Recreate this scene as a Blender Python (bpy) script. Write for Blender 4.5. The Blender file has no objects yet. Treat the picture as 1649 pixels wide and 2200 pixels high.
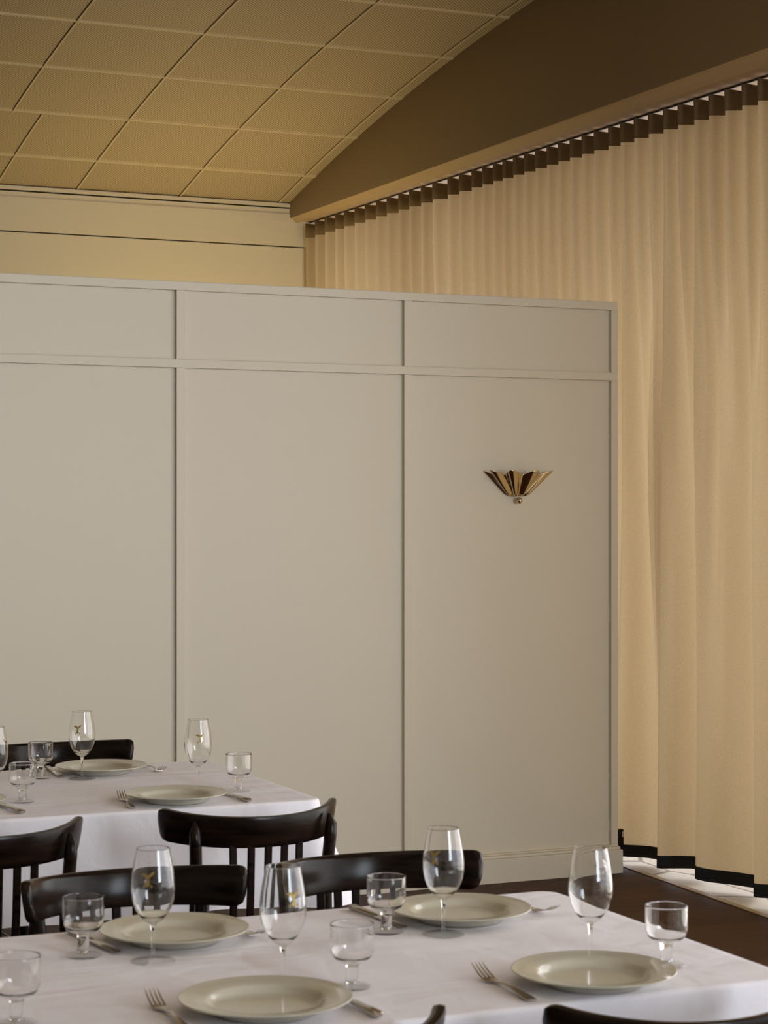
import bpy, math, random
from mathutils import Vector
random.seed(4)
PI = math.pi
S = bpy.context.scene
COL = S.collection

# ---------------------------------------------------------------- camera
cam_d = bpy.data.cameras.new('camera'); cam = bpy.data.objects.new('camera', cam_d); COL.objects.link(cam)
cam.location = (0, 0, 1.535); cam.rotation_euler = (PI/2, 0, -math.radians(24.05))
cam_d.sensor_width = 36; cam_d.sensor_fit = 'AUTO'; cam_d.lens = 4380/2200*36; cam_d.shift_y = -5/2200
cam_d.clip_start = .05; cam_d.clip_end = 200
cam_d.dof.use_dof = True; cam_d.dof.focus_distance = 7.6; cam_d.dof.aperture_fstop = 11
S.camera = cam

# ---------------------------------------------------------------- view, world, daylight
S.view_settings.view_transform = 'Standard'; S.view_settings.look = 'None'
S.view_settings.gamma = 1; S.view_settings.use_curve_mapping = False
S.view_settings.exposure = 0.0
W = bpy.data.worlds.new('World'); S.world = W; W.use_nodes = True
W.node_tree.nodes['Background'].inputs[0].default_value = (.92, .90, 1, 1)
W.node_tree.nodes['Background'].inputs[1].default_value = 1.5

def area(name, loc, rot, sx, sy, power, colr, spread=PI):
    l = bpy.data.lights.new(name, 'AREA'); l.shape = 'RECTANGLE'; l.size = sx; l.size_y = sy
    l.energy = power; l.color = colr; l.spread = spread
    o = bpy.data.objects.new(name, l); COL.objects.link(o); o.location = loc; o.rotation_euler = rot
    return o
# daylight outside the curtained glass, and outside the bare glass nearer the camera
area('daylight_curtained_window', (5.7, 9.2, 1.75), (0, PI/2, 0), 3.3, 7.6, 70, (1, .97, .98))
area('daylight_bare_window', (5.15, -1.75, 1.65), (0, PI/2, 0), 3.1, 5.5, 50, (.88, .94, 1))
area('daylight_bare_window_near', (5.15, 3.25, 1.65), (0, PI/2, 0), 3.1, 4.3, 98, (1, .985, .93))
area('daylight_rear_window', (3.8, -4.6, 2.6), (PI/2, 0, 0), 2.2, 3.2, 315, (.82, .91, 1))
area('added_fill_over_tables', (1.0, 3.2, 3.95), (0, 0, 0), 2.4, 2.6, 10, (1, .88, .84))  # unseen fill added to brighten the cloth tops, no fixture known
# unseen warm fill added behind the partition to brighten far ceiling and wall
area('added_warm_fill_behind_partition', (3.65, 10.4, 1.65), (PI, 0, 0), .9, .9, 15, (1, .83, .45))

# ---------------------------------------------------------------- helpers
def mk(name, vs, fs, mat, parent=None, smooth=False, bevel=0, seg=2, auto=None):
    me = bpy.data.meshes.new(name); me.from_pydata([tuple(v) for v in vs], [], fs); me.update()
    o = bpy.data.objects.new(name, me); COL.objects.link(o)
    if mat: me.materials.append(mat)
    if smooth:
        for p in me.polygons: p.use_smooth = True
    if auto is not None:
        me.update()
        import bmesh
        bm = bmesh.new(); bm.from_mesh(me)
        for e in bm.edges:
            e.smooth = not (len(e.link_faces) == 2 and e.calc_face_angle(0) > auto)
        bm.to_mesh(me); bm.free()
    if parent: o.parent = parent
    if bevel:
        b = o.modifiers.new('bevel', 'BEVEL'); b.width = bevel; b.segments = seg; b.limit_method = 'ANGLE'; b.angle_limit = .6
        b.harden_normals = False
    return o
def bx(x0, x1, y0, y1, z0, z1):
    v = [(x, y, z) for z in (z0, z1) for y in (y0, y1) for x in (x0, x1)]
    f = [(0,2,3,1), (4,5,7,6), (0,1,5,4), (2,6,7,3), (0,4,6,2), (1,3,7,5)]
    return v, f
def join(*parts):
    V, Fc = [], []
    for v, f in parts:
        n = len(V); V += list(v); Fc += [tuple(i+n for i in q) for q in f]
    return V, Fc
def lathe(prof, n=48, closed=False, cx=0, cy=0):
    """profile of (r, z) revolved; r = 0 ends become poles"""
    V, Fc, idx = [], [], []
    for r, z in prof:
        if r < 1e-6:
            idx.append([len(V)]); V.append((cx, cy, z))
        else:
            idx.append(list(range(len(V), len(V)+n)))
            V += [(cx+r*math.cos(2*PI*k/n), cy+r*math.sin(2*PI*k/n), z) for k in range(n)]
    m = len(prof)
    for i in range(m if closed else m-1):
        a, b = idx[i], idx[(i+1) % m]
        for k in range(n):
            k2 = (k+1) % n
            if len(a) == 1 and len(b) == 1: continue
            if len(a) == 1: Fc.append((a[0], b[k2], b[k]))
            elif len(b) == 1: Fc.append((a[k], a[k2], b[0]))
            else: Fc.append((a[k], a[k2], b[k2], b[k]))
    return V, Fc
def sweep(path, secs, up=Vector((0, 0, 1))):
    """path: points; secs: list of cross sections [(u, v)...] ; u sideways, v along up-ish"""
    P = [Vector(p) for p in path]; V, Fc = [], []; n = len(secs[0])
    for i, p in enumerate(P):
        t = (P[min(i+1, len(P)-1)] - P[max(i-1, 0)]).normalized()
        side = t.cross(up).normalized(); u2 = side.cross(t).normalized()
        for a, b in secs[i]: V.append(p + side*a + u2*b)
    for i in range(len(P)-1):
        for k in range(n):
            k2 = (k+1) % n
            Fc.append((i*n+k, i*n+k2, (i+1)*n+k2, (i+1)*n+k))
    Fc.append(tuple(reversed(range(n)))); Fc.append(tuple((len(P)-1)*n+k for k in range(n)))
    return V, Fc
def circ(rx, ry=None, n=14):
    ry = ry or rx
    return [(rx*math.cos(2*PI*k/n), ry*math.sin(2*PI*k/n)) for k in range(n)]
def rrect(w, h, r, n=4):
    out = []
    for cx, cy, a0 in ((w/2-r, h/2-r, 0), (-w/2+r, h/2-r, PI/2), (-w/2+r, -h/2+r, PI), (w/2-r, -h/2+r, 3*PI/2)):
        for k in range(n+1):
            a = a0 + PI/2*k/n; out.append((cx+r*math.cos(a), cy+r*math.sin(a)))
    return out
def thing(name, label, cat, loc=(0, 0, 0), rz=0, group=None):
    o = bpy.data.objects.new(name, None); COL.objects.link(o); o.empty_display_size = .05
    o.location = loc; o.rotation_euler = (0, 0, rz); tag(o, label, cat, group); return o
def tag(o, label, cat, group=None):
    o['label'] = label; o['category'] = cat
    if group: o['group'] = group
    return o
def struct(o): o['kind'] = 'structure'; return o
def dup(root, loc, rz, label, group=None):
    r = root.copy(); COL.objects.link(r); r.location = loc; r.rotation_euler = (0, 0, rz); r['label'] = label
    if group: r['group'] = group
    for ch in list(root.children):
        c = ch.copy(); COL.objects.link(c); c.parent = r
        for g in ch.children:
            d = g.copy(); COL.objects.link(d); d.parent = c
    return r
def smooth_prof(p, it=2):
    for _ in range(it):
        q = [p[0]]
        for a, b in zip(p, p[1:]):
            q += [(a[0]*.75+b[0]*.25, a[1]*.75+b[1]*.25), (a[0]*.25+b[0]*.75, a[1]*.25+b[1]*.75)]
        q.append(p[-1]); p = q
    return p
def smooth01(t): t = max(0, min(1, t)); return t*t*(3-2*t)

# ---------------------------------------------------------------- materials
def mat(name, col, rough=.5, metal=0, spec=.5, noise=None, bump=None, **kw):
    m = bpy.data.materials.new(name); m.use_nodes = True; nt = m.node_tree; b = nt.nodes['Principled BSDF']
    b.inputs['Base Color'].default_value = (*col, 1); b.inputs['Roughness'].default_value = rough
    b.inputs['Metallic'].default_value = metal; b.inputs['Specular IOR Level'].default_value = spec
    for k, v in kw.items(): b.inputs[k].default_value = v
    tc = nt.nodes.new('ShaderNodeTexCoord')
    if noise:   # scale xyz, amount, detail
        mp = nt.nodes.new('ShaderNodeMapping'); mp.inputs['Scale'].default_value = noise[0]
        nt.links.new(tc.outputs['Object'], mp.inputs[0])
        nz = nt.nodes.new('ShaderNodeTexNoise'); nz.inputs['Detail'].default_value = 5; nz.inputs['Scale'].default_value = 1
        nt.links.new(mp.outputs[0], nz.inputs[0])
        rp = nt.nodes.new('ShaderNodeValToRGB'); a = noise[1]
        rp.color_ramp.elements[0].position = .3; rp.color_ramp.elements[1].position = .7
        c2 = noise[2] if len(noise) > 2 else tuple(min(1, c*(1+a)) for c in col)
        rp.color_ramp.elements[0].color = (*[c*(1-a) for c in col], 1); rp.color_ramp.elements[1].color = (*c2, 1)
        nt.links.new(nz.outputs[0], rp.inputs[0]); nt.links.new(rp.outputs[0], b.inputs['Base Color'])
    if bump:    # scale xyz, strength, distance
        mp = nt.nodes.new('ShaderNodeMapping'); mp.inputs['Scale'].default_value = bump[0]
        nt.links.new(tc.outputs['Object'], mp.inputs[0])
        nz = nt.nodes.new('ShaderNodeTexNoise'); nz.inputs['Detail'].default_value = 4; nz.inputs['Scale'].default_value = 1
        nt.links.new(mp.outputs[0], nz.inputs[0])
        bp = nt.nodes.new('ShaderNodeBump'); bp.inputs['Strength'].default_value = bump[1]; bp.inputs['Distance'].default_value = bump[2]
        nt.links.new(nz.outputs[0], bp.inputs['Height']); nt.links.new(bp.outputs[0], b.inputs['Normal'])
    return m
M_part = mat('partition_paint', (.67, .60, .475), .42, noise=((.7, .7, .7), .02), bump=((60, 60, 60), .05, .0005))
M_wall = mat('cream_wall_paint', (.77, .67, .47), .55, noise=((.5, .5, .5), .02))
M_dim = mat('room_wall_paint', (.42, .37, .29), .6)
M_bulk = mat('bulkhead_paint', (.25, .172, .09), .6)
M_dark = mat('shadow_gap_black', (.02, .017, .012), .8)
M_wood = mat('dark_stained_wood', (.005, .003, .0022), .23, spec=.17, noise=((6, 6, 60), .5, (.020, .010, .006)), bump=((20, 20, 160), .08, .0004))
M_seat = mat('dark_seat', (.012, .010, .010), .4)
M_china = mat('glazed_china', (.56, .525, .42), .12, noise=((3, 3, 3), .01))
M_steel = mat('brushed_steel', (.55, .50, .44), .22, metal=1, bump=((80, 80, 80), .03, .0002))
M_brass = mat('polished_brass', (.56, .46, .30), .09, metal=1)
M_gold = mat('gold_print', (.36, .25, .08), .45, metal=.5)
M_hem = mat('black_hem_tape', (.006, .007, .009), .8, bump=((300, 300, 300), .1, .0005))
M_track = mat('dark_metal_track', (.02, .016, .012), .5)

def cloth_material():
    m = mat('white_cotton', (.86, .83, .875), .85, spec=.2); nt = m.node_tree; b = nt.nodes['Principled BSDF']
    b.inputs['Sheen Weight'].default_value = .1
    tc = nt.nodes.new('ShaderNodeTexCoord')
    hs = []
    for sc, w in (((2.2, 6, 2.2), .017), ((11, 4, 9), .0035), ((500, 500, 500), .00025)):
        mp = nt.nodes.new('ShaderNodeMapping'); mp.inputs['Scale'].default_value = sc; mp.inputs['Rotation'].default_value = (0, 0, .35)
        nt.links.new(tc.outputs['Object'], mp.inputs[0])
        nz = nt.nodes.new('ShaderNodeTexNoise'); nz.inputs['Scale'].default_value = 1; nz.inputs['Detail'].default_value = 3
        nz.inputs['Distortion'].default_value = .8
        nt.links.new(mp.outputs[0], nz.inputs[0])
        mu = nt.nodes.new('ShaderNodeMath'); mu.operation = 'MULTIPLY'; mu.inputs[1].default_value = w
        nt.links.new(nz.outputs[0], mu.inputs[0]); hs.append(mu)
    a1 = nt.nodes.new('ShaderNodeMath'); a2 = nt.nodes.new('ShaderNodeMath')
    nt.links.new(hs[0].outputs[0], a1.inputs[0]); nt.links.new(hs[1].outputs[0], a1.inputs[1])
    nt.links.new(a1.outputs[0], a2.inputs[0]); nt.links.new(hs[2].outputs[0], a2.inputs[1])
    bp = nt.nodes.new('ShaderNodeBump'); bp.inputs['Strength'].default_value = .8; bp.inputs['Distance'].default_value = 1
    nt.links.new(a2.outputs[0], bp.inputs['Height']); nt.links.new(bp.outputs[0], b.inputs['Normal'])
    return m
M_cloth = cloth_material()

def fabric(name, col, trans_col, mixf):
    m = bpy.data.materials.new(name); m.use_nodes = True; nt = m.node_tree; nt.nodes.remove(nt.nodes['Principled BSDF'])
    out = nt.nodes['Material Output']
    tc = nt.nodes.new('ShaderNodeTexCoord'); hs = []
    for sc in ((120, 120, 900), (900, 900, 120)):
        mp = nt.nodes.new('ShaderNodeMapping'); mp.inputs['Scale'].default_value = sc
        nt.links.new(tc.outputs['Object'], mp.inputs[0])
        nz = nt.nodes.new('ShaderNodeTexNoise'); nz.inputs['Scale'].default_value = 1; nz.inputs['Detail'].default_value = 2
        nt.links.new(mp.outputs[0], nz.inputs[0]); hs.append(nz)
    ad = nt.nodes.new('ShaderNodeMath'); nt.links.new(hs[0].outputs[0], ad.inputs[0]); nt.links.new(hs[1].outputs[0], ad.inputs[1])
    mr = nt.nodes.new('ShaderNodeMapRange'); mr.inputs[1].default_value = .7; mr.inputs[2].default_value = 1.3
    mr.inputs[3].default_value = .88; mr.inputs[4].default_value = 1.12
    nt.links.new(ad.outputs[0], mr.inputs[0])
    sh = []
    for typ, c in (('ShaderNodeBsdfDiffuse', col), ('ShaderNodeBsdfTranslucent', trans_col)):
        s = nt.nodes.new(typ); vm = nt.nodes.new('ShaderNodeVectorMath'); vm.operation = 'SCALE'; vm.inputs[0].default_value = c
        nt.links.new(mr.outputs[0], vm.inputs['Scale']); nt.links.new(vm.outputs[0], s.inputs['Color']); sh.append(s)
    mx = nt.nodes.new('ShaderNodeMixShader'); mx.inputs[0].default_value = mixf
    nt.links.new(sh[0].outputs[0], mx.inputs[1]); nt.links.new(sh[1].outputs[0], mx.inputs[2]); nt.links.new(mx.outputs[0], out.inputs[0])
    return m
M_curt = fabric('tan_linen', (.57, .47, .31), (.62, .465, .255), .45)
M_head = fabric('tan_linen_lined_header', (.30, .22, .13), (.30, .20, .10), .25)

def thin_glass(name, rough=0.0, ior=1.45):
    m = bpy.data.materials.new(name); m.use_nodes = True; nt = m.node_tree; nt.nodes.remove(nt.nodes['Principled BSDF'])
    out = nt.nodes['Material Output']; t = nt.nodes.new('ShaderNodeBsdfTransparent'); t.inputs[0].default_value = (.975, .98, .98, 1)
    g = nt.nodes.new('ShaderNodeBsdfGlossy'); g.inputs['Roughness'].default_value = rough
    # one face of a thin wall: same Fresnel from either side
    ge = nt.nodes.new('ShaderNodeNewGeometry'); mr = nt.nodes.new('ShaderNodeMapRange')
    mr.inputs[3].default_value = ior; mr.inputs[4].default_value = 1/ior; nt.links.new(ge.outputs['Backfacing'], mr.inputs[0])
    f = nt.nodes.new('ShaderNodeFresnel'); nt.links.new(mr.outputs[0], f.inputs[0])
    mx = nt.nodes.new('ShaderNodeMixShader')
    nt.links.new(f.outputs[0], mx.inputs[0]); nt.links.new(t.outputs[0], mx.inputs[1]); nt.links.new(g.outputs[0], mx.inputs[2])
    nt.links.new(mx.outputs[0], out.inputs[0]); return m
M_bowl = thin_glass('thin_clear_glass')
M_pane = thin_glass('window_glass')
M_foot = thin_glass('thin_foot_glass', ior=1.22)
M_glass = mat('clear_solid_glass', (1, 1, 1), 0, **{'Transmission Weight': 1, 'IOR': 1.47})

def ceiling_material():
    m = mat('perforated_ceiling_tile', (.46, .36, .20), .6); nt = m.node_tree; b = nt.nodes['Principled BSDF']
    L = nt.links.new
    tc = nt.nodes.new('ShaderNodeTexCoord'); sx = nt.nodes.new('ShaderNodeSeparateXYZ'); L(tc.outputs['Object'], sx.inputs[0])
    def mth(op, a, v=None, c=None):
        n = nt.nodes.new('ShaderNodeMath'); n.operation = op
        for i, q in enumerate((a, v, c)):
            if q is None: continue
            if isinstance(q, (int, float)): n.inputs[i].default_value = q
            else: L(q, n.inputs[i])
        return n.outputs[0]
    def lattice(off):
        u = mth('SUBTRACT', mth('FRACT', mth('ADD', mth('DIVIDE', sx.outputs[0], .0185), off)), .5)
        v = mth('SUBTRACT', mth('FRACT', mth('ADD', mth('DIVIDE', sx.outputs[1], .0185), off)), .5)
        return mth('SQRT', mth('ADD', mth('MULTIPLY', u, u), mth('MULTIPLY', v, v)))
    d = mth('MINIMUM', lattice(0), lattice(.5))
    hole = nt.nodes.new('ShaderNodeMapRange'); hole.inputs[1].default_value = .20; hole.inputs[2].default_value = .26
    hole.inputs[3].default_value = 1; hole.inputs[4].default_value = 0; L(d, hole.inputs[0])
    def inside(axis, off, pitch, marg):
        f = mth('FRACT', mth('DIVIDE', mth('SUBTRACT', sx.outputs[axis], off), pitch))
        e = mth('ABSOLUTE', mth('SUBTRACT', f, .5))
        return mth('LESS_THAN', e, .5 - marg/pitch)
    k = mth('MULTIPLY', hole.outputs[0], inside(1, 9.125, .604, .016))
    mx = nt.nodes.new('ShaderNodeMix'); mx.data_type = 'RGBA'; L(k, mx.inputs[0])
    mx.inputs[6].default_value = (.60, .47, .27, 1); mx.inputs[7].default_value = (.17, .115, .055, 1)
    L(mx.outputs[2], b.inputs['Base Color']); return m
M_ceil = ceiling_material()
M_gap = mat('ceiling_joint_brown', (.10, .065, .03), .8)
M_bar = mat('ceiling_bar_paint', (.64, .51, .30), .5)

def floor_material():
    m = mat('dark_wood_floor', (.04, .02, .012), .5, spec=.12); nt = m.node_tree; b = nt.nodes['Principled BSDF']; L = nt.links.new
    tc = nt.nodes.new('ShaderNodeTexCoord')
    br = nt.nodes.new('ShaderNodeTexBrick'); br.inputs['Scale'].default_value = 1; br.inputs['Brick Width'].default_value = 1.6
    br.inputs['Row Height'].default_value = .11; br.inputs['Mortar Size'].default_value = .0012; br.offset = .37
    br.inputs['Color1'].default_value = (.075, .027, .011, 1); br.inputs['Color2'].default_value = (.040, .0145, .0065, 1)
    br.inputs['Mortar'].default_value = (.012, .007, .005, 1)
    L(tc.outputs['Object'], br.inputs[0])
    mp = nt.nodes.new('ShaderNodeMapping'); mp.inputs['Scale'].default_value = (3, 60, 3); L(tc.outputs['Object'], mp.inputs[0])
    nz = nt.nodes.new('ShaderNodeTexNoise'); nz.inputs['Scale'].default_value = 1; nz.inputs['Detail'].default_value = 6; L(mp.outputs[0], nz.inputs[0])
    mx = nt.nodes.new('ShaderNodeMix'); mx.data_type = 'RGBA'; mx.blend_type = 'MULTIPLY'; mx.inputs[0].default_value = .8
    rp = nt.nodes.new('ShaderNodeValToRGB'); rp.color_ramp.elements[0].position = .3; rp.color_ramp.elements[0].color = (.45, .42, .4, 1)
    rp.color_ramp.elements[1].position = .7; rp.color_ramp.elements[1].color = (1.3, 1.25, 1.2, 1)
    L(nz.outputs[0], rp.inputs[0]); L(br.outputs[0], mx.inputs[6]); L(rp.outputs[0], mx.inputs[7]); L(mx.outputs[2], b.inputs['Base Color'])
    bp = nt.nodes.new('ShaderNodeBump'); bp.inputs['Strength'].default_value = .15; bp.inputs['Distance'].default_value = .002
    L(nz.outputs[0], bp.inputs['Height']); L(bp.outputs[0], b.inputs['Normal'])
    return m
M_floor = floor_material()
def stone_material():
    m = mat('pale_flagstone', (.66, .58, .44), .6); nt = m.node_tree; b = nt.nodes['Principled BSDF']; L = nt.links.new
    tc = nt.nodes.new('ShaderNodeTexCoord'); mp = nt.nodes.new('ShaderNodeMapping'); mp.inputs['Scale'].default_value = (3.6, 2.1, 1)
    L(tc.outputs['Object'], mp.inputs[0])
    vo = nt.nodes.new('ShaderNodeTexVoronoi'); vo.feature = 'DISTANCE_TO_EDGE'; vo.inputs['Scale'].default_value = 1
    L(mp.outputs[0], vo.inputs[0])
    rp = nt.nodes.new('ShaderNodeValToRGB'); rp.color_ramp.elements[0].position = .008; rp.color_ramp.elements[0].color = (.22, .17, .11, 1)
    rp.color_ramp.elements[1].position = .035; rp.color_ramp.elements[1].color = (.70, .63, .50, 1)
    L(vo.outputs[0], rp.inputs[0]); L(rp.outputs[0], b.inputs['Base Color'])
    bp = nt.nodes.new('ShaderNodeBump'); bp.inputs['Strength'].default_value = .4; bp.inputs['Distance'].default_value = .01
    L(rp.outputs[0], bp.inputs['Height']); L(bp.outputs[0], b.inputs['Normal'])
    return m
M_stone = stone_material()

# ---------------------------------------------------------------- the room
XL, YB, YF = -3.2, -5.0, 11.37          # left wall, wall behind the camera, far wall
def edge_x(y): return 4.470 + (y-6.453)*(4.537-4.470)/(7.599-6.453)   # where wood gives way to stone
v = [(XL, YB, 0), (edge_x(YB), YB, 0), (edge_x(YF), YF, 0), (XL, YF, 0)]
v += [(x, y, -.15) for x, y, z in v]
boxf = [(0,1,2,3), (7,6,5,4), (0,4,5,1), (1,5,6,2), (2,6,7,3), (3,7,4,0)]
struct(mk('floor', v, boxf, M_floor))
v = [(edge_x(YB), YB, .001), (9, YB, .001), (9, YF+1, .001), (edge_x(YF), YF, .001)]
v += [(x, y, -.15) for x, y, z in v]
struct(mk('floor_stone_border', v, boxf, M_stone))
v = [(edge_x(YB)-.03, YB, .003), (edge_x(YB), YB, .003), (edge_x(YF), YF, .003), (edge_x(YF)-.03, YF, .003)]
v += [(x, y, -.02) for x, y, z in v]
struct(mk('trim_1', v, boxf, mat('brass_threshold', (.42, .30, .15), .45, metal=0)))

def zc(Y):
    q = YF - Y
    return 3.367+.239*q-.024*q*q if q < 3.5 else (3.9095+.071*(q-3.5) if q < 9 else 4.30)
XB = 4.45
ys = [YF - .1*i for i in range(61)] + [5.2, 3, 1, -2, YB]
xs = [XL, XB]
V = [(x, y, zc(y)) for y in ys for x in xs] + [(x, y, zc(y)+.1) for y in ys for x in xs]; n = len(ys)*2
Fc = [(2*i, 2*i+1, 2*i+3, 2*i+2) for i in range(len(ys)-1)] + [(n+2*i+1, n+2*i, n+2*i+2, n+2*i+3) for i in range(len(ys)-1)]
ceil = struct(mk('ceiling', V, Fc, M_ceil, smooth=True))
def strip(name, x0, x1, ya, yb, drop, m):
    k = max(2, int(abs(ya-yb)/.15)+1); pv = []
    for i in range(k+1):
        y = ya+(yb-ya)*i/k; z = zc(y)
        pv += [(x0, y, z+.01), (x1, y, z+.01), (x1, y, z-drop), (x0, y, z-drop)]
    pf = [(4*i+a, 4*i+(a+1) % 4, 4*i+4+(a+1) % 4, 4*i+4+a) for i in range(k) for a in range(4)] + [(3,2,1,0), (4*k, 4*k+1, 4*k+2, 4*k+3)]
    return mk(name, pv, pf, m, ceil)
for j in range(-9, 4):                                   # tile bars running away from the camera
    x = 2.527+.6172*j
    yf = 10.36 if j == 0 else YF
    strip('ceiling_bar', x, x+.010, YB+.1, yf, .006, M_bar); strip('ceiling_gap', x-.004, x, YB+.1, yf, .0012, M_gap)
strip('ceiling_bar', 2.683, 2.693, 10.36, YF, .006, M_bar); strip('ceiling_gap', 2.679, 2.683, 10.36, YF, .0012, M_gap)
for k in range(-3, 12):                                  # flat bars across
    y = 9.735+.604*(1-k)
    if y < YF-.1: strip('ceiling_cross_bar', XL, XB, y-.010, y+.010, .004, M_bar)

# bulkhead over the curtain with its rounded soffit
def ztr(Y): return 3.200 + (Y-6.6)*.0087
prof = lambda Y: [(4.455, zc(Y)+.1), (4.45, zc(Y)+.09), (4.45, 3.283), (4.453, 3.276), (4.462, 3.273), (4.475, 3.264), (4.487, 3.25), (4.498, .5*ztr(Y)+1.63), (4.512, ztr(Y)+.024), (4.53, ztr(Y)+.019), (4.60, ztr(Y)+.018), (5.05, ztr(Y)+.02), (5.05, zc(Y)+.1)]
yy = [YF, 9, 8, 7, 6, 4, 1, YB]; yy = [YF-.25*i for i in range(24)]+[5, 3, 0, YB]
V = []; m_ = len(prof(0))
for y in yy: V += [(x, y, z) for x, z in prof(y)]
Fc = [(i*m_+k, (i+1)*m_+k, (i+1)*m_+(k+1) % m_, i*m_+(k+1) % m_) for i in range(len(yy)-1) for k in range(m_)]
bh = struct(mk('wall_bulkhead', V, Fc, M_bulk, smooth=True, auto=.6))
bh.data.materials.append(mat('soffit_leak_lit', (.52, .36, .19), .6))  # bulkhead paint lightened; light leak over the curtain put into the colour
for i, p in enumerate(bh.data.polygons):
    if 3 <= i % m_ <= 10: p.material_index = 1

# walls
wf = struct(mk('wall_far', *bx(XL, 5.1, YF, YF+.15, 0, 3.5), M_wall))
mk('fascia_board', *bx(XL, 4.62, YF-.020, YF, 3.110, 3.300), M_wall, wf)
mk('fascia_strip', *bx(XL, 4.62, YF-.014, YF, 3.300, 3.332), M_wall, wf)
mk('shadow_gap', *bx(XL, 4.62, YF-.003, YF, 3.332, 3.341), M_dark, wf)
mk('crown_strip', *bx(XL, 4.455, YF-.022, YF, 3.341, 3.362), M_wall, wf)
mk('panel_gap', *bx(XL, 4.62, YF-.003, YF, 3.1035, 3.110), M_dark, wf)
struct(mk('wall_left', *bx(XL-.15, XL, YB, YF, 0, 4.5), M_dim))
struct(mk('wall_behind_camera', *bx(XL-.15, 5.1, YB-.15, YB, 0, 4.5), M_dim))

# glazing behind the curtain and further along the same wall
for i, (y0, y1) in enumerate(((-4.9, -1.9), (-1.9, 1.1), (1.1, 4.1), (4.1, 7.1), (7.1, 10.1), (10.1, 11.36))):
    w = struct(mk('window_%d' % (i+1), *join(bx(4.96, 5.04, y0, y0+.06, .02, 3.21), bx(4.96, 5.04, y1-.06, y1, .02, 3.21),
        bx(4.96, 5.04, y0+.06, y1-.06, .02, .07), bx(4.96, 5.04, y0+.06, y1-.06, 3.14, 3.21)), mat('window_frame_paint', (.6, .58, .52), .4)))
    mk('pane', [(5.0, y0+.05, .06), (5.0, y1-.05, .06), (5.0, y1-.05, 3.15), (5.0, y0+.05, 3.15)], [(0, 1, 2, 3)], M_pane, w)

# low dividing wall with applied frame
PY = 7.465
wp = struct(mk('wall_partition', *bx(-2.3, 4.412, PY+.018, PY+.12, 0, 2.41), M_part, bevel=.002))
sx_ = [2.461+.9603*k for k in range(-5, 3)]
for x in sx_:
    for z0, z1 in ((.118, 2.080), (2.113, 2.378)):
        mk('stile', *bx(x, x+(.0335 if x < 4 else .032), PY, PY+.019, z0, z1), M_part, wp, bevel=.0015)
for z0, z1 in ((2.080, 2.113), (2.378, 2.411)):
    mk('frame_rail', *bx(-2.3, 4.412, PY, PY+.019, z0, z1), M_part, wp, bevel=.0015)
mk('top_cap', *bx(-2.3, 4.412, PY+.01, PY+.12, 2.409, 2.413), M_part, wp)
bb = struct(mk('baseboard_partition', *join(bx(-2.3, 4.430, PY-.015, PY+.018, 0, .100), bx(-2.3, 4.422, PY-.007, PY+.018, .100, .112), bx(-2.3, 4.415, PY-.002, PY+.018, .112, .120)), M_part, bevel=.003))
t = struct(mk('trim_2', *bx(4.412, 4.508, 7.575, 7.600, .095, .163), M_wood, bevel=.003))
mk('bracket', *join(bx(4.496, 4.503, 7.570, 7.575, .13, .155)), M_steel, t, bevel=.002)

# ---------------------------------------------------------------- curtains
TOP = [11.36, 11.304, 11.15, 10.999, 10.844, 10.71, 10.56, 10.41, 10.26, 10.115, 9.962, 9.826, 9.677, 9.536, 9.354, 9.225, 9.084, 8.97, 8.85, 8.75, 8.64,
       8.53, 8.42, 8.31, 8.20, 8.09, 7.98, 7.87, 7.745, 7.644, 7.53, 7.411, 7.295, 7.182, 7.059, 6.953, 6.838, 6.716, 6.609, 6.49, 6.37, 6.25, 6.13, 6.01, 5.89, 5.77, 5.65, 5.5]
BOT = [11.6, 11.2, 10.75, 10.4, 10.0, 9.62, 9.2, 8.85, 8.42, 8.05, 7.68, 7.31, 7.01, 6.59, 6.18, 5.85, 5.4, 5.0]
MID = [11.6, 11.3, 11.05, 10.8, 10.5, 10.2, 9.95, 9.7, 9.4, 9.15, 8.9, 8.6, 8.3, 8.05, 7.8, 7.62, 7.46, 7.39, 7.30, 7.07, 6.90, 6.66, 6.4, 6.2, 5.9, 5.6, 5.2]
def wave(L, Y, sharp=0):
    for a, b in zip(L, L[1:]):
        if a >= Y > b:
            t = (a-Y)/(a-b); return math.cos(2*PI*(t + sharp*math.sin(2*PI*t)))
    return 1
def curt_x(Y, z):
    top = -.042*wave(TOP, Y, .03)
    bot = -.062*wave(BOT, Y, .05)
    mid = -.040*wave(MID, Y, .05)
    s = smooth01((3.0-z)/2.6)
    ct = (1-smooth01((3.1-z)/1.9)); cm = smooth01((2.95-z)/1.2)*(1-.75*smooth01((1.6-z)/1.4)); cb = smooth01((2.4-z)/2.3)
    drift = .006*math.sin(Y*7+z*1.3)*s
    return 4.575 + top*max(ct, .08) + mid*cm*.8 + bot*cb + drift
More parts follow.
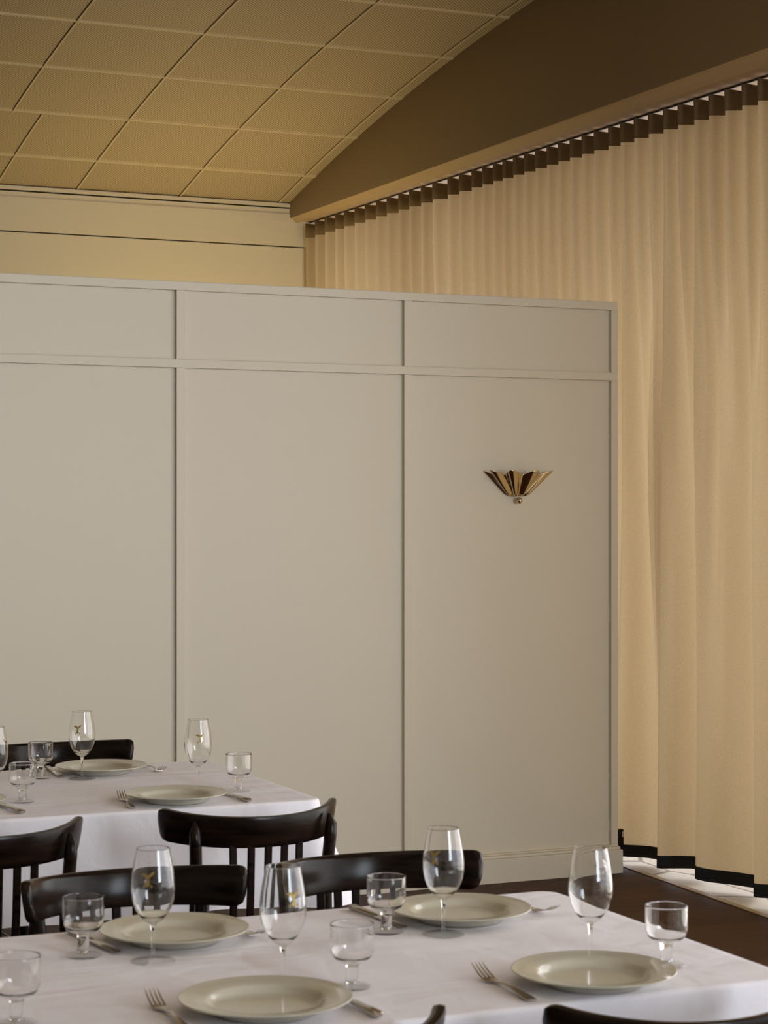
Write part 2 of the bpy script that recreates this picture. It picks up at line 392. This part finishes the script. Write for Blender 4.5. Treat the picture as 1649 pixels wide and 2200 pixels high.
def curtain(label, y0, y1, off=0):
    root = thing('curtain', label, 'curtain', (4.575, (y0+y1)/2, 0), 0, 'tan pleated curtains along the window wall')
    ox, oy, _ = root.location
    ny = int((y0-y1)/.009)
    def sheet(name, z0f, z1f, nz, m, push, th):
        V = []; Fc = []
        for j in range(nz+1):
            for i in range(ny+1):
                Y = y0+(y1-y0)*i/ny; f = j/nz; z = z0f(Y)+(z1f(Y)-z0f(Y))*f
                V.append((curt_x(Y, z)+push+off-ox, Y-oy, z))
        for j in range(nz):
            for i in range(ny):
                a = j*(ny+1)+i; Fc.append((a, a+1, a+ny+2, a+ny+1))
        o = mk(name, V, Fc, m, root, smooth=True)
        if th:
            s = o.modifiers.new('thickness', 'SOLIDIFY'); s.thickness = th; s.offset = 0
        return o
    hem = lambda Y: .058 + .006*math.sin(Y*9)
    top = lambda Y: ztr(Y)+.002-.007*(1-wave(TOP, Y, .03))
    sheet('fabric_sheet', hem, lambda Y: top(Y)-.003, 60, M_curt, 0, 0)
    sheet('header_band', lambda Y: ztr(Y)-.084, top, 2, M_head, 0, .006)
    sheet('hem_band', lambda Y: hem(Y)-.020, lambda Y: hem(Y)+.032, 3, M_hem, 0, .006)
    return root
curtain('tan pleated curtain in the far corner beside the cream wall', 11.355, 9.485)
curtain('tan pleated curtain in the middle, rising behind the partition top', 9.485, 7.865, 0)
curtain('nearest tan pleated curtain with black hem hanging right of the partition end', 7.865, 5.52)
tr = mk('curtain_track', [], [], None)
bpy.data.objects.remove(tr)
V = []
for y in (11.35, 5.4):
    z = ztr(y); V += [(4.572, y, z+.0185), (4.578, y, z+.0185), (4.578, y, z+.011), (4.572, y, z+.011)]
o = mk('curtain_track', V, [(0,1,5,4), (1,2,6,5), (2,3,7,6), (3,0,4,7), (3,2,1,0), (4,5,6,7)], M_track)
tag(o, 'thin dark curtain track running along the soffit above the pleats', 'curtain track')

# ---------------------------------------------------------------- wall sconce
def sconce():
    c = Vector((3.938, PY+.018, 1.573)); root = thing('wall_sconce', 'fluted brass and black wall light on the partition', 'wall light', c)
    # half shell of a fluted cup: angle sweeps the front half circle, five bold flutes
    rz = smooth_prof([(.004, .017), (.028, .018), (.046, .026), (.062, .044), (.098, .083), (.128, .113)], 2)
    n, V, Fc = 241, [], []
    for r, z in rz:
        for i in range(n):
            a = PI*i/(n-1); fl = math.cos((a-math.radians(112))*10); fl = math.copysign(abs(fl)**.8, fl)
            rr = r + .021*fl*(r/.128)**.9
            V.append((rr*math.cos(a)*(1.22-.17*math.cos(a)**6), -rr*math.sin(a)*.66-.004, z*1.02 + .008*fl*(r/.128)**3))
    for j in range(len(rz)-1):
        for i in range(n-1):
            q = j*n+i; Fc.append((q, q+1, q+n+1, q+n))
    Fc.append(tuple(reversed(range(n))))
    sh = mk('fluted_shade', V, Fc, M_brass, root, smooth=True)
    s = sh.modifiers.new('thickness', 'SOLIDIFY'); s.thickness = .0016
    mk('finial_ball', *lathe([(0, -.014)]+[(.0135*math.cos(a), .0135*math.sin(a)) for a in [(-PI/2+PI*k/14) for k in range(1, 14)]]+[(0, .0135)], 32, cy=-.028), M_brass, root, smooth=True)
    mk('back_plate', *bx(-.035, .035, -.006, 0, .025, .09), M_brass, root, bevel=.003)
sconce()

# ---------------------------------------------------------------- tables and cloths
HT = .752
def table(x0, x1, y0, y1, label):
    cx, cy = (x0+x1)/2, (y0+y1)/2; w, d = (x1-x0)/2, (y1-y0)/2
    t = thing('dining_table', label, 'table', (cx, cy, 0))
    mk('tabletop', *bx(-w+.012, w-.012, -d+.012, d-.012, .718, .7465), M_wood, t, bevel=.004)
    for s in (-1, 1):
        c = mk('pedestal', *lathe([(0, .03), (.05, .03), (.035, .06), (.032, .68), (.06, .70), (.06, .718), (0, .718)], 28, cx=s*w*.55), M_wood, t, smooth=True, auto=.7)
        mk('foot', *join(bx(s*w*.55-.035, s*w*.55+.035, -d*.7, d*.7, 0, .03)), M_wood, t, bevel=.008)
def cloth(x0, x1, y0, y1, hem, label, seed, group):
    rnd = random.Random(seed)
    cx, cy = (x0+x1)/2, (y0+y1)/2; w, d = (x1-x0)/2, (y1-y0)/2; rc = .045
    per = []                                   # perimeter: point, normal, corner weight, arc length
    def seg(ax, ay, bx_, by, nx, ny, k):
        for i in range(k):
            f = i/k; per.append((ax+(bx_-ax)*f, ay+(by-ay)*f, nx, ny, 0.0))
    def corner(cx_, cy_, a0, k=14):
        for i in range(k):
            a = a0+PI/2*i/k; per.append((cx_+rc*math.cos(a), cy_+rc*math.sin(a), math.cos(a), math.sin(a), 1-abs(i/k-.5)*2))
    nl, nd = int(2*w/.012), int(2*d/.012)
    seg(-w+rc, -d, w-rc, -d, 0, -1, nl); corner(w-rc, -d+rc, -PI/2); seg(w, -d+rc, w, d-rc, 1, 0, nd); corner(w-rc, d-rc, 0)
    seg(w-rc, d, -w+rc, d, 0, 1, nl); corner(-w+rc, d-rc, PI/2); seg(-w, d-rc, -w, -d+rc, -1, 0, nd); corner(-w+rc, -d+rc, PI)
    N = len(per); ph = [rnd.uniform(0, 6.28) for _ in range(5)]
    V = []; rings = 0
    def dz(x, y): return .0008*(math.sin(x*9+y*13+ph[0])+math.sin(x*17-y*7+ph[1]))
    for s in [.03, .15, .3, .45, .6, .7, .8, .87, .93, .97]:
        for (x, y, nx, ny, c) in per: V.append((x*s, y*s, HT + dz(x*s, y*s)*(1-s**4)))
        rings += 1
    R = .010
    for a in (0, .3, .6, .9, 1.2, PI/2):
        for (x, y, nx, ny, c) in per:
            V.append((x-nx*R+nx*R*math.sin(a)*1.0, y-ny*R+ny*R*math.sin(a), HT-R+R*math.cos(a)))
        rings += 1
    L = HT-R-hem; K = 18
    arc = 0; arcs = []
    for i in range(N):
        arcs.append(arc); x, y = per[i][:2]; x2, y2 = per[(i+1) % N][:2]; arc += math.hypot(x2-x, y2-y)
    for j in range(1, K+1):
        t = j/K
        for i, (x, y, nx, ny, c) in enumerate(per):
            # distance to the nearest corner drives the flare of the hanging cone
            dc = math.hypot(max(0, w-abs(x)), max(0, d-abs(y))); cone = math.exp(-(dc/.10)**2)
            a = arcs[i]/arc*2*PI
            wv = math.sin(a*19+ph[2]+.6*math.sin(a*5+ph[3]))*.6 + math.sin(a*31+ph[4])*.4
            off = .004*t + .006*t*t*(1+wv)*(1-cone) + .105*cone*t**1.1
            ex, ey = (nx, ny)
            V.append((x+ex*off, y+ey*off, HT-R-L*t + .004*wv*t*t))
        rings += 1
    Fc = []
    for r in range(rings-1):
        for i in range(N):
            i2 = (i+1) % N; Fc.append((r*N+i2, r*N+i, (r+1)*N+i, (r+1)*N+i2))
    Fc.append(tuple(range(N)))
    o = mk('tablecloth', V, Fc, M_cloth, smooth=True); o.location = (cx, cy, 0)
    return tag(o, label, 'tablecloth', group)
TA = (.30, 2.03, 2.84, 3.70); TB = (.33, 2.10, 5.10, 6.055)
table(*TA, 'dark dining table hidden under the nearer white tablecloth')
table(*TB, 'dark dining table hidden under the white tablecloth beside the partition')
cloth(*TA, .477, 'white tablecloth on the nearer table at the bottom of the view', 3, 'white tablecloths')
cloth(*TB, .477, 'white tablecloth on the farther table beside the partition', 8, 'white tablecloths')

# ---------------------------------------------------------------- chairs
def make_chair(loc, rz, label):
    """front (towards the table) is local +y"""
    t = thing('dining_chair', label, 'chair', loc, rz, 'dark slat-backed dining chairs')
    R, y0, half = .2445, -.20, math.radians(68.5)
    # top rail
    n = 81; V = []; 
    sec_n = 12
    path_f = []
    for i in range(n):
        a = -half + 2*half*i/(n-1); e = abs(a)/half
        u_ = max(0, (e-.90)/.10); ends = 1-math.sqrt(max(0, 1-u_*u_))
        zt = .787 + .017*e**2 - .026*ends
        zb = .708 + .010*e**2 + .020*ends
        th = .012*(1-.5*ends)
        cxr, cyr = R*math.sin(a), y0 + R*(1-math.cos(a)); nx, ny = math.sin(a), -math.cos(a)   # outward
        zm, hz = (zt+zb)/2, (zt-zb)/2
        for k in range(sec_n):
            b = 2*PI*k/sec_n; cb, sb = math.cos(b), math.sin(b)
            u = th*math.copysign(abs(cb)**.45, cb); vv = hz*math.copysign(abs(sb)**.35, sb)
            lean = (vv)*.16                        # leans outward towards the top
            V.append((cxr+nx*(u+lean), cyr+ny*(u+lean), zm+vv))
    Fc = [(i*sec_n+k, (i+1)*sec_n+k, (i+1)*sec_n+(k+1) % sec_n, i*sec_n+(k+1) % sec_n) for i in range(n-1) for k in range(sec_n)]
    Fc += [tuple(range(sec_n)), tuple((n-1)*sec_n+k for k in reversed(range(sec_n)))]
    mk('top_rail', V, Fc, M_wood, t, smooth=True, auto=.9)
    # back posts with chisel tips, running down into the rear legs
    for s in (-1, 1):
        P = [(s*.190, -.235, 0), (s*.178, -.175, .25), (s*.172, -.150, .45), (s*.170, -.152, .60), (s*.177, -.168, .725), (s*.1785, -.170, .752), (s*.176, -.160, .776)]
        W_ = [(.013, .013), (.016, .017), (.017, .019), (.016, .017), (.0155, .015), (.0145, .0125), (.004, .003)]
        mk('back_post', *sweep(P, [circ(a, b, 16) for a, b in W_], Vector((0, 1, 0))), M_wood, t, smooth=True, auto=1.0)
        P = [(s*.165, .125, 0), (s*.160, .118, .22), (s*.155, .110, .432)]
        mk('front_leg', *sweep(P, [circ(.012), circ(.016), circ(.018)], Vector((0, 1, 0))), M_wood, t, smooth=True, auto=1.0)
    for k in range(-2, 3):
        x = k*.0425; ya = y0+R-math.sqrt(R*R-x*x)
        P = [(x*.95, -.172, .448), (x, (ya-.178)/2-.002, .60), (x*1.02, ya, .716)]
        mk('slat', *sweep(P, [rrect(.019, .009, .003, 2)]*3, Vector((0, 1, 0))), M_wood, t)
    # seat and frame
    sv = []; pts = []
    for k in range(48):
        a = 2*PI*k/48; c_, s_ = math.cos(a), math.sin(a)
        wx = .195 + .010*(s_); x = wx*math.copysign(abs(c_)**.55, c_); y = -.020+.178*math.copysign(abs(s_)**.6, s_); pts.append((x, y))
    for z, k in ((.430, .985), (.436, 1), (.450, 1), (.456, .985)): sv += [(x*k, -.02+(y+.02)*k, z) for x, y in pts]
    sf = [(j*48+i, j*48+(i+1) % 48, (j+1)*48+(i+1) % 48, (j+1)*48+i) for j in range(3) for i in range(48)] + [tuple(reversed(range(48))), tuple(144+i for i in range(48))]
    mk('seat', sv, sf, M_seat, t, smooth=True, auto=.6)
    mk('seat_frame', *join(bx(-.165, .165, .10, .12, .385, .43), bx(-.165, .165, -.16, -.14, .385, .43), bx(-.175, -.155, -.15, .11, .385, .43), bx(.155, .175, -.15, .11, .385, .43)), M_wood, t, bevel=.002)
    for s in (-1, 1): mk('stretcher', *sweep([(s*.182, -.185, .20), (s*.161, .119, .20)], [circ(.009)]*2), M_wood, t, smooth=True, auto=1.0)
    return t
ch = make_chair((1.775, 4.87, 0), 0, 'dark chair with its curved back to us at the farther table, nearest the table corner')
dup(ch, (1.10, 4.83, 0), 0, 'dark chair cut by the left edge, its back to us at the farther table')
dup(ch, (1.69, 6.225, 0), PI, 'dark chair on the far side of the farther table, against the partition')
dup(ch, (1.22, 3.90, 0), PI, 'dark chair facing us on the far side of the nearer table, left one')
dup(ch, (1.745, 3.875, 0), PI-.03, 'dark chair facing us on the far side of the nearer table, right one')
dup(ch, (1.690, 2.730, 0), 0, 'dark chair cropped by the bottom right corner of the view')
dup(ch, (1.085, 2.80, 0), 0, 'dark chair of which only a back tip shows at the bottom edge')

# ---------------------------------------------------------------- tableware
ZT = HT+.0012
def make_plate(loc, label):
    prof = [(0, .0058), (.074, .0062), (.083, .0078), (.0890, .0128), (.092, .0175), (.097, .0204), (.120, .0222), (.133, .0242), (.1355, .0252), (.1366, .0246), (.1366, .0232), (.1350, .0222),
            (.118, .0190), (.098, .0145), (.088, .0065), (.082, .0015), (.078, 0), (.074, 0), (.072, .0022), (0, .0035)]
    o = mk('dinner_plate', *lathe(prof, 96), M_china, smooth=True); o.location = loc
    return tag(o, label, 'plate', 'dinner plates')
def dup1(o, loc, rz, label):
    c = o.copy(); COL.objects.link(c); c.location = loc; c.rotation_euler = (0, 0, rz); c['label'] = label; return c
pl = make_plate((1.127, 2.978, ZT), 'cream dinner plate near the bottom centre, in front of a goblet')
for loc, lab in (((1.688, 2.933), 'cream dinner plate at the right front of the nearer table'),
                 ((1.160, 3.533), 'cream dinner plate at the left rear of the nearer table, behind a goblet'),
                 ((1.719, 3.496), 'cream dinner plate at the right rear of the nearer table'),
                 ((1.702, 5.872), 'cream dinner plate at the rear of the farther table, against a dark chair'),
                 ((1.720, 5.220), 'cream dinner plate at the front of the farther table'),
                 ((1.150, 5.340), 'cream dinner plate on the farther table, mostly out of view at left')):
    dup1(pl, (*loc, ZT), 0, lab)

gob_r = [(.0065, .066), (.016, .071), (.0265, .083), (.034, .098), (.0375, .112), (.0385, .124), (.038, .138), (.036, .155), (.033, .173), (.0300, .188), (.0288, .196)]
def gob_radius(z):
    for (r0, z0), (r1, z1) in zip(gob_r, gob_r[1:]):
        if z0 <= z <= z1: return r0+(r1-r0)*(z-z0)/(z1-z0)
    return gob_r[-1][0]
def make_goblet(loc, rz, label):
    t = thing('wine_goblet', label, 'wine glass', loc, rz, 'tall wine goblets with a gold whale tail')
    out = smooth_prof(gob_r); th = .0007
    inn = [(max(r-th, 0), z+(.0015 if z < .08 else 0)) for r, z in out]
    prof = out + [(out[-1][0]-th/2, out[-1][1]+.0005)] + list(reversed(inn))
    prof = [(0, out[0][1]-.0008)] + prof + [(0, inn[0][1])]
    mk('bowl', *lathe(prof, 72), M_glass, t, smooth=True)
    stem = smooth_prof([(.0036, .0075), (.0030, .016), (.0029, .035), (.0032, .052), (.0048, .062), (.0066, .0655)])
    mk('stem', *lathe([(0, .0070)]+stem+[(0, .0658)], 32), M_glass, t, smooth=True)
    mk('foot', *lathe([(0, 0), (.036, 0), (.0385, .0006), (.039, .0014), (.037, .0020), (.020, .0032), (.009, .0055), (.0038, .0074), (0, .0074)], 64), M_foot, t, smooth=True)
    # gold whale tail: flukes, peduncle and two small waves, wrapped on the bowl at local -y
    shapes = []
    def poly(pts): shapes.append(pts)
    poly([(0, .0035), (.0030, .0048), (.0062, .0070), (.0092, .0100), (.0118, .0150), (.0085, .0142), (.0050, .0125), (.0020, .0095), (0, .0088), (-.0020, .0105), (-.0055, .0125), (-.0090, .0120), (-.0128, .0100), (-.0095, .0085), (-.0055, .0062), (-.0025, .0040)])
    poly([(-.0020, .0050), (.0022, .0050), (.0022, .0005), (.0034, -.0050), (.0052, -.0095), (.0022, -.0085), (0, -.0110), (-.0025, -.0085), (-.0056, -.0100), (-.0032, -.0045), (-.0018, .0005)])
    poly([(-.0085, -.0085), (-.0060, -.0075), (-.0052, -.0100), (-.0065, -.0130), (-.0078, -.0110)])
    poly([(.0085, -.0075), (.0065, -.0065), (.0058, -.0095), (.0070, -.0125), (.0082, -.0105)])
    V = []; Fc = []; zc_ = .146
    for pts in shapes:
        base = len(V)
        for o_ in (.0002, .0007):
            for x, z in pts:
                zz = zc_+z; r = gob_radius(zz)+o_; a = -PI/2 + x/gob_radius(zz)
                V.append((r*math.cos(a), r*math.sin(a), zz))
        n = len(pts)
        Fc.append(tuple(base+n+i for i in range(n))); Fc.append(tuple(base+i for i in reversed(range(n))))
        for i in range(n): Fc.append((base+i, base+(i+1) % n, base+n+(i+1) % n, base+n+i))
    e = mk('whale_tail_emblem', V, Fc, M_gold, t); e['label'] = 'gold printed whale tail'
    return t
def face(loc, deg):           # turn so that the emblem looks at the room's entrance side, offset by deg
    a = math.atan2(-loc[1], -loc[0]); return a + PI/2 + math.radians(deg)
G = [((1.073, 3.385), -14, 'goblet on the nearer table, in front of the left rear plate'),
     ((1.628, 3.380), -27, 'goblet on the nearer table, in front of the right rear plate'),
     ((1.215, 3.130), 28, 'goblet standing just behind the bottom centre plate'),
     ((1.767, 3.082), 150, 'goblet standing just behind the right front plate'),
     ((1.612, 5.762), -20, 'goblet on the farther table, in front of its rear plate'),
     ((1.845, 5.406), 8, 'goblet on the farther table, behind its front plate'),
     ((1.280, 5.447), 120, 'goblet on the farther table cut by the left edge')]
gob = None
for (x, y), dg, lab in G:
    lab = 'clear ' + lab
    if gob is None: gob = make_goblet((x, y, ZT), face((x, y), dg), lab)
    else: dup(gob, (x, y, ZT), face((x, y), dg), lab)

def make_tumbler(loc, label):
    t = thing('stemmed_tumbler', label, 'water glass', loc, 0, 'short stemmed water glasses')
    out = smooth_prof([(.010, .0415), (.020, .0425), (.030, .048), (.0355, .058), (.0362, .070), (.0362, .104)]); th = .0010
    inn = [(max(r-th, 0), z+(.0016 if z < .05 else .0006 if z < .06 else 0)) for r, z in out]
    mk('bowl', *lathe([(0, .0410)]+out+[(out[-1][0]-th/2, .1047)]+list(reversed(inn))+[(0, inn[0][1])], 72), M_glass, t, smooth=True)
    stem = smooth_prof([(.0120, .0062), (.0105, .012), (.0100, .026), (.0108, .037), (.0135, .0408)])
    mk('stem', *lathe([(0, .0060)]+stem+[(0, .0409)], 32), M_glass, t, smooth=True)
    mk('foot', *lathe([(0, 0), (.030, 0), (.0318, .001), (.0320, .002), (.030, .0032), (.0160, .0052), (.0125, .0060), (0, .0061)], 64), M_foot, t, smooth=True)
    return t
T = [((.975, 3.476), 'short glass left of the goblet at the nearer table left rear'),
     ((1.541, 3.443), 'short glass beside the knife at the nearer table right rear'),
     ((1.313, 3.070), 'short glass behind the bottom centre plate, right of its goblet'),
     ((.753, 3.056), 'short glass cut by the bottom left corner of the view'),
     ((1.866, 2.994), 'short glass at the right end of the nearer table'),
     ((1.507, 5.829), 'short glass on the farther table, left of the rear plate'),
     ((1.340, 5.372), 'short glass on the farther table nearest the left edge, above a knife'),
     ((1.939, 5.333), 'short glass at the right end of the farther table')]
tum = None
for (x, y), lab in T:
    lab = 'clear ' + lab
    if tum is None: tum = make_tumbler((x, y, ZT), lab)
    else: dup(tum, (x, y, ZT), random.uniform(0, 6), lab)

def make_fork(loc, rz, label):
    """tines towards +y, handle end at the origin side"""
    t = thing('fork', label, 'fork', loc, rz, 'steel dinner forks')
    P = [(0, 0, .0030), (0, .015, .0035), (0, .06, .0070), (0, .095, .0085), (0, .120, .0055), (0, .133, .0040)]
    Wd = [(.016, .0028), (.0185, .003), (.012, .0032), (.0062, .0034), (.0055, .0034), (.0085, .0028)]
    h = mk('handle', *sweep(P, [rrect(a, b, b*.45, 3) for a, b in Wd]), M_steel, t, smooth=True, auto=.8)
    V, Fc = sweep([(0, .131, .0040), (0, .139, .0034), (0, .147, .0032), (0, .155, .0035), (0, .161, .0045)],
                  [rrect(.009, .0022, .001, 2), rrect(.019, .0020, .0009, 2), rrect(.0235, .0018, .0008, 2), rrect(.0245, .0018, .0008, 2), rrect(.0245, .0018, .0008, 2)])
    parts = [(V, Fc)]
    for k in range(4):
        x = -.0105+.007*k
        parts.append(sweep([(x, .158, .0042), (x*.98, .175, .0085), (x*.96, .190, .0145), (x*.95, .203, .0215)], [rrect(.0036, .0018, .0007, 2), rrect(.0033, .0017, .0007, 2), rrect(.0029, .0016, .0006, 2), rrect(.0014, .0010, .0004, 2)]))
    mk('tines', *join(*parts), M_steel, t, smooth=True, auto=.8)
    return t
def make_knife(loc, rz, label):
    t = thing('knife', label, 'knife', loc, rz, 'steel table knives')
    mk('handle', *sweep([(0, 0, .0050), (0, .003, .0055), (0, .045, .0055), (0, .088, .0050), (0, .100, .0045)], [rrect(.013, .006, .0028, 3), rrect(.0185, .0092, .004, 3), rrect(.0165, .0082, .0036, 3), rrect(.0130, .0068, .003, 3), rrect(.010, .0045, .002, 3)]), M_steel, t, smooth=True, auto=.8)
    mk('blade', *sweep([(0, .099, .0040), (-.001, .106, .0040), (-.001, .16, .0040), (0, .200, .0040), (.003, .216, .0040), (.006, .222, .004)], [rrect(.009, .003, .0012, 2), rrect(.0190, .0024, .001, 2), rrect(.0205, .0018, .0008, 2), rrect(.0190, .0014, .0006, 2), rrect(.012, .0011, .0004, 2), rrect(.003, .0008, .0003, 2)]), M_steel, t, smooth=True, auto=.8)
    return t
# each piece: handle end x, y and heading (0 = pointing away from the camera)
fk = make_fork((1.535, 2.862, ZT), math.radians(-1), 'steel fork left of the right front plate on the nearer table')
for x, y, a, lab in ((.975, 2.905, -2, 'steel fork left of the bottom centre plate'),
                     (1.862, 3.640, 190, 'steel fork right of the right rear plate on the nearer table'),
                     (1.288, 3.665, 186, 'steel fork right of the left rear plate on the nearer table'),
                     (1.572, 5.135, -8, 'steel fork left of the front plate on the farther table'),
                     (1.866, 5.985, 180, 'steel fork right of the rear plate on the farther table')):
    dup(fk, (x, y, ZT), math.radians(a), lab)
kn = make_knife((1.270, 2.866, ZT), math.radians(2), 'steel knife right of the bottom centre plate')
for x, y, a, lab in ((1.568, 3.672, 185, 'steel knife left of the right rear plate, behind a short glass'),
                     (1.006, 3.680, 188, 'steel knife left of the left rear plate on the nearer table'),
                     (1.580, 6.030, 176, 'steel knife beside the short glass, left of the farther table rear plate'),
                     (1.891, 5.122, 1, 'steel knife right of the front plate on the farther table'),
                     (1.287, 5.162, 4, 'steel knife near the left edge on the farther table')):
    dup(kn, (x, y, ZT), math.radians(a), lab)
